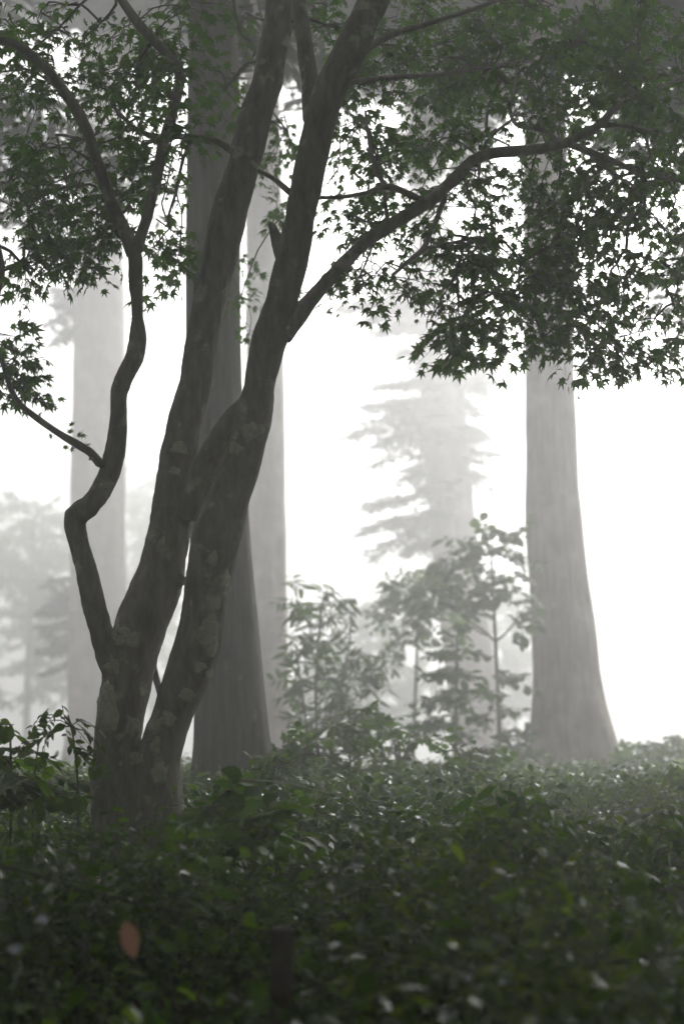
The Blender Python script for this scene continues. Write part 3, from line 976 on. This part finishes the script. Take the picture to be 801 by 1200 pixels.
sapling('drooping_plant', 'thin upright plant with drooping leaf sprays touching the maple foot', 'plant',
        [[(92, 940, 4, 7.5), (90, 900, 3.5, 7.5), (86, 865, 3, 7.5), (80, 838, 2.5, 7.5)]],
        [(68, 842, 22, 8, 2, 7.3, 7.6), (90, 852, 14, 10, 2, 7.4, 7.6), (60, 858, 16, 8, 1, 7.3, 7.6), (95, 880, 12, 10, 2, 7.4, 7.6)],
        T_ELL, 0.06, 10, 0.2, mat='ground_leaf', parts=100, droop=0.4)
sapling('arching_plant', 'dark arching plant with long drooping leaves before the cedar foot', 'plant',
        [[(592, 1010, 4, 6.6), (590, 970, 3.5, 6.6), (594, 940, 3, 6.6)], [(596, 1010, 4, 6.6), (610, 960, 3, 6.6), (628, 940, 2.5, 6.6)]],
        [(590, 936, 24, 5, 2, 6.3, 6.9), (628, 938, 24, 5, 2, 6.3, 6.9), (660, 950, 20, 8, 1, 6.3, 7), (570, 955, 20, 10, 1, 6.2, 6.8), (610, 985, 60, 20, 5, 6.0, 6.8), (600, 1015, 70, 18, 5, 5.8, 6.6)],
        T_LANCE, 0.105, 8, 0.26, mat='ground_leaf', parts=150, droop=0.5)
sapling('arching_plant', 'leafy dark plant at the right with oval leaves, pale stem beside it', 'plant',
        [[(770, 1040, 4, 6.8), (772, 990, 3, 6.8), (776, 950, 2.5, 6.8)]],
        [(775, 955, 25, 10, 3, 6.5, 7.2), (790, 980, 24, 18, 4, 6.4, 7.2), (755, 995, 35, 14, 5, 6.2, 7), (775, 1030, 50, 20, 10, 6, 6.9)],
        T_ELL, 0.065, 12, 0.24, mat='ground_leaf', parts=160, droop=0.3)
sapling('broadleaf_plant', 'green broad-leaved plant low in front of the dark trunk', 'plant',
        [[(275, 960, 4, 7.2), (272, 930, 3, 7.2), (268, 910, 2.5, 7.2)]],
        [(262, 915, 22, 7, 2, 7, 7.6), (290, 925, 28, 10, 3, 6.8, 7.5), (270, 950, 50, 14, 8, 6.5, 7.4), (290, 975, 60, 12, 8, 6.3, 7.2)],
        T_OVAL, 0.1, 7, 0.2, mat='ground_leaf', parts=120)

# thicket filling the ridge between the saplings
for (px, top, w_, yy, tm, sz, lab) in [
    (352, 850, 30, 10.6, T_ELL, 0.07, 'dense low thicket at the foot of the slim pale trunk'),
    (415, 830, 40, 10.8, T_OVAL, 0.07, 'dense low thicket under the narrow-leaved shrub'),
    (470, 838, 38, 11.2, T_ELL, 0.065, 'dense low thicket around the thin straight sapling stem'),
    (545, 862, 45, 11.0, T_OVAL, 0.065, 'dense low thicket under the tiered sapling'),
    (318, 885, 28, 9.6, T_ELL, 0.06, 'small leafy thicket at the right foot of the dark trunk'),
    (575, 880, 30, 12.6, T_ELL, 0.06, 'small leafy thicket where the round-leaved sapling rises'),
    (700, 905, 45, 13.6, T_ELL, 0.05, 'fine-leaved low thicket hiding the cedar roots'),
]:
    hh = 905 - top
    sapling('ridge_bush', lab, 'bush',
            [[(px - 6, 930, 5, yy), (px - 5, 890, 4, yy), (px - w_ * 0.3, top + hh * 0.3, 2.5, yy)], [(px + 6, 930, 5, yy), (px + 5, 890, 4, yy), (px + w_ * 0.3, top + hh * 0.3, 2.5, yy)]],
            [(px, top + hh * 0.35, w_ * 0.8, hh * 0.35, 12, yy - 0.3, yy + 0.3), (px, top + hh * 0.8, w_, hh * 0.4, 18, yy - 0.4, yy + 0.3)],
            tm, sz, 10, 0.22, parts=120)

# hazy broadleaf trees far down the slope
for k, (lab, stems, bl) in enumerate([
    ('far broadleaf tree, a faint grey mass left of the thick pale trunk',
     [[(30, 900, 12, 32), (34, 760, 10, 32), (40, 620, 6, 32)]],
     [(40, 620, 55, 50, 46, 30, 34), (15, 700, 60, 50, 44, 30, 34), (65, 700, 30, 60, 22, 30, 34), (30, 780, 70, 40, 36, 30, 34)]),
    ('far broadleaf tree, faint foliage in the gap before the forked maple',
     [[(180, 900, 10, 34), (178, 740, 9, 34), (176, 600, 5, 34)]],
     [(175, 580, 28, 50, 26, 32, 36), (185, 680, 35, 60, 34, 32, 36), (195, 790, 40, 50, 26, 32, 36)]),
    ('far broadleaf tree, faint foliage low beside the pale cedar',
     [[(604, 900, 9, 30), (602, 790, 7, 30), (600, 700, 4, 30)]],
     [(600, 730, 25, 50, 22, 29, 31), (605, 800, 28, 40, 24, 29, 31), (640, 800, 20, 40, 8, 29, 31)]),
    ('far low tree, pale foliage haze behind the narrow-leaved shrub',
     [[(430, 900, 9, 30), (430, 800, 7, 30), (430, 720, 4, 30)]],
     [(430, 740, 40, 40, 26, 29, 31), (400, 800, 40, 40, 26, 29, 31), (470, 810, 40, 40, 26, 29, 31)]),
]):
    sapling('broadleaf_tree', lab, 'tree', stems, bl, T_ELL3, 0.16, 32, 1.1, mat='shrub_leaf', parts=0, group='hazy trees down the slope', r_tip=0.006)


# ------------------------------------------------------------------ unseen trees added around the viewpoint to shade the foreground and near mist
def shade_tree(x, y, z0, z1, rad, n, label, trunk_r=0.2, size=0.4, name='shade_tree'):
    base = Vector((x, y, ground_z(x, y)))
    root = empty(name, base, label, 'tree', 'unseen shade trees added around the viewpoint')
    t1 = Tubes()
    top = Vector((x + rng.uniform(-0.5, 0.5), y + rng.uniform(-0.5, 0.5), z1 - 0.8))
    q, r = catmull([base - Vector((0, 0, 0.2)), base.lerp(top, 0.35) + Vector((0.15, 0.1, 0)), base.lerp(top, 0.7), top], [trunk_r * 1.3, trunk_r, trunk_r * 0.6, 0.04], 0.2)
    t1.add(q, r, 14)
    link('trunk', t1.mesh('trunk'), MAT['grey_bark'], root)
    t2 = Tubes(); lv = Leaves(T_ELL3)
    nb_ = 60
    c0 = Vector((x, y, (z0 + z1) / 2))
    for i in range(nb_):
        d = rnd_unit()
        e = np.array(c0) + d * np.array([rad, rad, (z1 - z0) / 2]) * rng.uniform(0.5, 0.95)
        k = int(np.argmin(np.abs(q[:, 2] - (e[2] - 0.6))))
        s = q[k]
        t2.add([s, (s + e) / 2 + np.array([0, 0, 0.2]), e], [r[k] * 0.4 + 0.01, 0.02, 0.008], 5, step=0.4)
        for _ in range(n // nb_):
            f = rng.uniform(0.3, 1.05)
            p = s * (1 - f) + e * f + rng.normal(size=3) * 0.45
            if p[1] > 0.4 and p[2] < 2.1 + 0.56 * p[1] and abs(p[0]) < 0.5 + 0.24 * p[1]:
                continue
            if -0.5 < p[1] < 6.5 and p[2] < 2.7 + 0.6 * max(0.0, p[1]) and abs(p[0]) < 2.0 + 0.3 * p[1]:
                continue
            lv.add(p, rnd_unit() + np.array([0, 0, -0.3]), rnd_unit() + np.array([0, 0, 1.0]), size * rng.uniform(0.6, 1.4))
    link('limbs', t2.mesh('limbs'), MAT['twig'], root)['kind'] = 'stuff'
    lv.build('crown', MAT['maple_leaf'], root, base)


for (x, y, z0, z1, rad, n, lab) in [
    (-3.1, 3.2, 4.4, 9.0, 4.4, 11000, 'broad unseen shade tree added left of the viewpoint, crown arching overhead'),
    (3.3, 3.0, 4.4, 9.0, 4.4, 11000, 'broad unseen shade tree added right of the viewpoint, crown arching overhead'),
    (-8.5, 5.5, 2.5, 10.0, 3.6, 4200, 'dense unseen shade tree added on the left beside the maple'),
    (6.6, 7.6, 2.2, 10.0, 3.6, 8000, 'dense unseen shade tree added on the right beside the maple'),
]:
    shade_tree(x, y, z0, z1, rad, n, lab)


# ------------------------------------------------------------------ undergrowth covering the slope
def undergrowth():
    stems = Tubes()
    kinds = [Leaves(T_ELL), Leaves(T_OVAL), Leaves(T_LANCE)]
    N = 8200
    k = 0
    while k < N:
        y = 2.6 + 20.0 * rng.random() ** 1.35
        hw = 0.245 * y + 1.2
        x = rng.uniform(-hw, hw)
        if (x - mbase.x) ** 2 + (y - mbase.y) ** 2 < 0.09:
            continue
        if y < 4.65 and abs(x - 4.55 * (-72.5 / F_PX) * 1.0 * y / 4.55) < 0.12 and y > 2.9:
            continue                                  # trodden gap before the stake
        clump = noise.noise((x * 0.9, y * 0.6, 5.0)) + 0.7 * noise.noise((x * 2.6, y * 1.5, 8.0))
        hollow = math.exp(-(((x - 0.45) / 0.5) ** 2 + ((y - 4.6) / 0.35) ** 2)) + 0.7 * math.exp(-(((x + 0.35) / 0.3) ** 2 + ((y - 4.4) / 0.25) ** 2))
        if rng.random() > 0.56 + 1.1 * clump - 0.95 * hollow:
            continue
        k += 1
        z = ground_z(x, y)
        h = rng.uniform(0.1, 0.3) * (1 + 2.4 * max(0, clump))
        if rng.random() < 0.06:
            h *= 1.5
        h = min(h, max(0.07, (1.12 if y < 9 else 1.12 - 0.011 * (y - 9)) + 0.24 * noise.noise((x * 1.3, y * 0.8, 2.0)) + 0.1 * rng.random() - z))
        kind = kinds[max(0, min(2, int((noise.noise((x * 0.8, y * 0.8, 20.0)) + 0.5 + rng.normal() * 0.22) * 3)))]
        lean = rng.normal(size=2) * 0.4
        top = np.array([x + lean[0] * h, y + lean[1] * h, z + h])
        b = np.array([x, y, z - 0.02])
        mid = (b + top) / 2 + np.array([-lean[0] * h * 0.2, -lean[1] * h * 0.2, 0.02])
        stems.add([b, mid, top], [0.004, 0.003, 0.0015], 3)
        sz = rng.choice([0.032, 0.045, 0.06, 0.08], p=[0.25, 0.35, 0.28, 0.12]) * (1.0 if y < 9 else 1.2)
        n = int(rng.integers(9, 18) * min(1.7, 0.06 / sz))
        a0 = rng.uniform(0, 6.28)
        tilt = rng.uniform(-0.5, 0.5)
        for i in range(n):
            f = 0.15 + 0.85 * (i + 0.5) / n
            c = b * (1 - f) ** 2 + 2 * mid * f * (1 - f) + top * f * f
            a = a0 + i * 2.4
            out = np.array([math.cos(a), math.sin(a), 0])
            rr = rng.uniform(0.0, 0.11)
            d = out + np.array([0, 0, tilt + rng.uniform(-0.6, 0.5)])
            kind.add(c + out * rr + np.array([0, 0, rng.normal() * 0.02]), d, np.array([0, -0.15, 0.8]) + rnd_unit() * 0.75, sz * rng.uniform(0.6, 1.35))
    root = empty('undergrowth', (0, 8, ground_z(0, 8)), 'dark green leafy undergrowth covering the whole forest floor', 'undergrowth')
    root['kind'] = 'stuff'
    o = link('stems', stems.mesh('stems'), MAT['stem'], root); o['kind'] = 'stuff'
    for kd, mt_ in zip(kinds, ('ground_leaf', 'dark_glossy_leaf', 'yellow_green_leaf')):
        if kd.p:
            kd.build('leaves', MAT[mt_], root, root.location)


undergrowth()


# ------------------------------------------------------------------ small things in the foreground
def at_ground(px, y):
    p = P(px, 1100, y)
    return Vector((p.x, p.y, ground_z(p.x, p.y)))


# wooden stake
pt = P(328, 1087, 4.6)
g = Vector((pt.x, pt.y, ground_z(pt.x, pt.y)))
stake = empty('wooden_stake', g, 'dark weathered wooden stake standing in the foreground undergrowth', 'stake')
hgt = pt.z - g.z
t1 = Tubes()


def stake_r(i, n, th, p):
    return np.array([1 + 0.06 * noise.noise((math.cos(a) * 2, math.sin(a) * 2, p[2] * 3)) + 0.03 * noise.noise((math.cos(a) * 8, math.sin(a) * 8, p[2] * 2)) for a in th])


zz = np.concatenate([np.linspace(-0.3, hgt - 0.012, 16), [hgt - 0.004, hgt]])
rad_ = np.array([0.032] * 16 + [0.029, 0.022])
t1.add(np.array([(g.x + 0.006 * math.sin(z * 3), g.y, g.z + z) for z in zz]), rad_, 20, rough=stake_r)
link('post', t1.mesh('post'), MAT['post'], stake)

# rope strung low through the plants to the stake
rp = [P(-60, 1003, 5.2), P(0, 1014, 5.1), P(90, 1040, 4.95), P(180, 1064, 4.8), P(260, 1082, 4.68), P(316, 1094, 4.6), P(328, 1094, 4.565), P(341, 1096, 4.6), P(400, 1112, 4.55), P(480, 1128, 4.5), P(560, 1136, 4.45), P(640, 1136, 4.4), P(720, 1128, 4.35), P(860, 1105, 4.3)]
t1 = Tubes()
t1.add(rp, [0.0032] * len(rp), 8, step=0.03)
tag(link('rope', t1.mesh('rope'), MAT['rope']), 'thin dark rope strung low through the leaves past the wooden stake', 'rope')

# the orange dead leaf
dl = Leaves(T_ELL)
p_top = P(148, 1078, 4.3)
dl.add(P(147, 1078, 4.32), P(158, 1124, 4.3) - P(147, 1078, 4.32), Vector((0.15, -1, 0.25)), (P(158, 1124, 4.3) - P(147, 1078, 4.32)).length)
dlm = dl.mesh('dead_leaf')
o = link('dead_leaf', dlm, MAT['dead_leaf'])
tag(o, 'single withered orange-brown leaf hanging among the foreground greenery', 'leaf')

# white flower heads
for (px, py, y, s, lab) in [
    (545, 1146, 4.2, 0.05, 'round white flower head, one of a close pair low on the slope'),
    (591, 1152, 4.2, 0.05, 'round white flower head beside another, drooping slightly'),
    (524, 1188, 3.9, 0.06, 'faint white flower head below the close pair of blooms'),
    (415, 1015, 5.6, 0.045, 'pale white bloom low in the middle of the undergrowth'),
    (611, 1063, 5.0, 0.03, 'tiny white bloom alone among dark leaves below the cedar'),
    (739, 1053, 5.2, 0.035, 'small white bloom at the right among the low leaves'),
    (780, 1085, 5.0, 0.03, 'small bluish white bloom near the dark right-hand plants'),
    (52, 1078, 4.4, 0.05, 'pale white bloom left of the withered orange leaf'),
    (18, 1112, 4.2, 0.05, 'pale white bloom half hidden in leaves below the rope'),
]:
    p = P(px, py, y)
    gz = ground_z(p.x, p.y)
    root = empty('white_flower', (p.x, p.y, gz), lab, 'flower', 'white flowers in the undergrowth')
    t1 = Tubes()
    t1.add([(p.x + 0.02, p.y + 0.01, gz - 0.02), (p.x + 0.01, p.y, (gz + p.z) / 2), (p.x, p.y, p.z)], [0.003, 0.0025, 0.002], 5, step=0.05)
    link('stem', t1.mesh('stem'), MAT['stem'], root)
    s *= 0.8
    for k in range(9):
        pl = Leaves(T_OVAL)
        d = rnd_unit() * 0.9 + np.array([0, -0.35, 0.55])
        d /= np.linalg.norm(d)
        for j in range(4):
            a = j * math.pi / 2 + k
            u_ = np.cross(d, [0.3, 0.9, 0.1]); u_ /= np.linalg.norm(u_)
            v_ = np.cross(d, u_)
            pl.add(np.array(p) + d * s * np.array([0.5, 0.4, 0.28]), u_ * math.cos(a) + v_ * math.sin(a), d, s * 0.26)
        link('floret', pl.mesh('floret'), MAT['flower'], root)

# stone at the foot of the cedar
p = P(684, 938, 13.2)
bm = bmesh.new()
bmesh.ops.create_icosphere(bm, subdivisions=4, radius=1.0)
for v in bm.verts:
    n_ = 1 + 0.25 * noise.noise(v.co * 1.4) + 0.1 * noise.noise(v.co * 4) + 0.04 * noise.noise(v.co * 11)
    v.co = Vector((v.co.x * 0.17 * n_, v.co.y * 0.16 * n_, v.co.z * 0.13 * n_))
me = bpy.data.meshes.new('stone'); bm.to_mesh(me); bm.free()
o = link('stone', me, MAT['stone'])
o.location = (p.x, p.y, ground_z(p.x, p.y) + 0.06)
tag(o, 'dark rounded stone half sunk at the foot of the pale cedar', 'stone')

# sticks


def stick(label, pts, name='stick', mat='twig'):
    pp, rr = pix_path(pts)
    t1 = Tubes()
    t1.add(pp, rr, 8, step=0.03)
    return tag(link(name, t1.mesh(name), MAT[mat]), label, 'stick')


stick('slim leaning bare stem visible through the gap of the maple fork', [(205, 900, 9, 9.4), (190, 822, 8, 9.4), (183, 795, 8, 9.4), (177, 766, 6, 9.4)], 'bare_stem')
stick('short broken stick poking up from the ridge beside the cedar foot', [(740, 905, 4, 14.3), (734, 882, 4, 14.3), (733, 876, 5, 14.3), (727, 866, 4, 14.3)], 'broken_stick')
stick('thin pale dry stalk lying slanted across the plants before the dark trunk', [(283, 913, 2.2, 7.0), (330, 917, 2.2, 6.95), (370, 926, 2, 6.9), (408, 936, 1.6, 6.85), (430, 960, 1.6, 6.85)], 'dry_stalk', 'lichen')
stick('pale upright dry stalk among the dark leaves at the right', [(786, 1060, 2.5, 6.4), (785, 1030, 2.5, 6.4), (783, 1000, 2, 6.4)], 'dry_stalk', 'lichen')

# ------------------------------------------------------------------ mist
bm = bmesh.new()
bmesh.ops.create_cube(bm, size=1.0)
for v in bm.verts:
    v.co = Vector((v.co.x * 310, 65 + v.co.y * 256, 13.5 + v.co.z * 45.0))
me = bpy.data.meshes.new('haze'); bm.to_mesh(me); bm.free()
m = bpy.data.materials.new('haze'); m.use_nodes = True
t = m.node_tree; t.nodes.clear()
pv = t.nodes.new('ShaderNodeVolumePrincipled')
pv.inputs['Color'].default_value = (0.985, 0.99, 0.99, 1)
pv.inputs['Density'].default_value = FOG_DENSITY
pv.inputs['Anisotropy'].default_value = FOG_G
ou = t.nodes.new('ShaderNodeOutputMaterial')
t.links.new(pv.outputs[0], ou.inputs['Volume'])
hz = link('haze', me, m, smooth=False)
hz['kind'] = 'stuff'
tag(hz, 'white mist filling the air between the trees', 'haze')
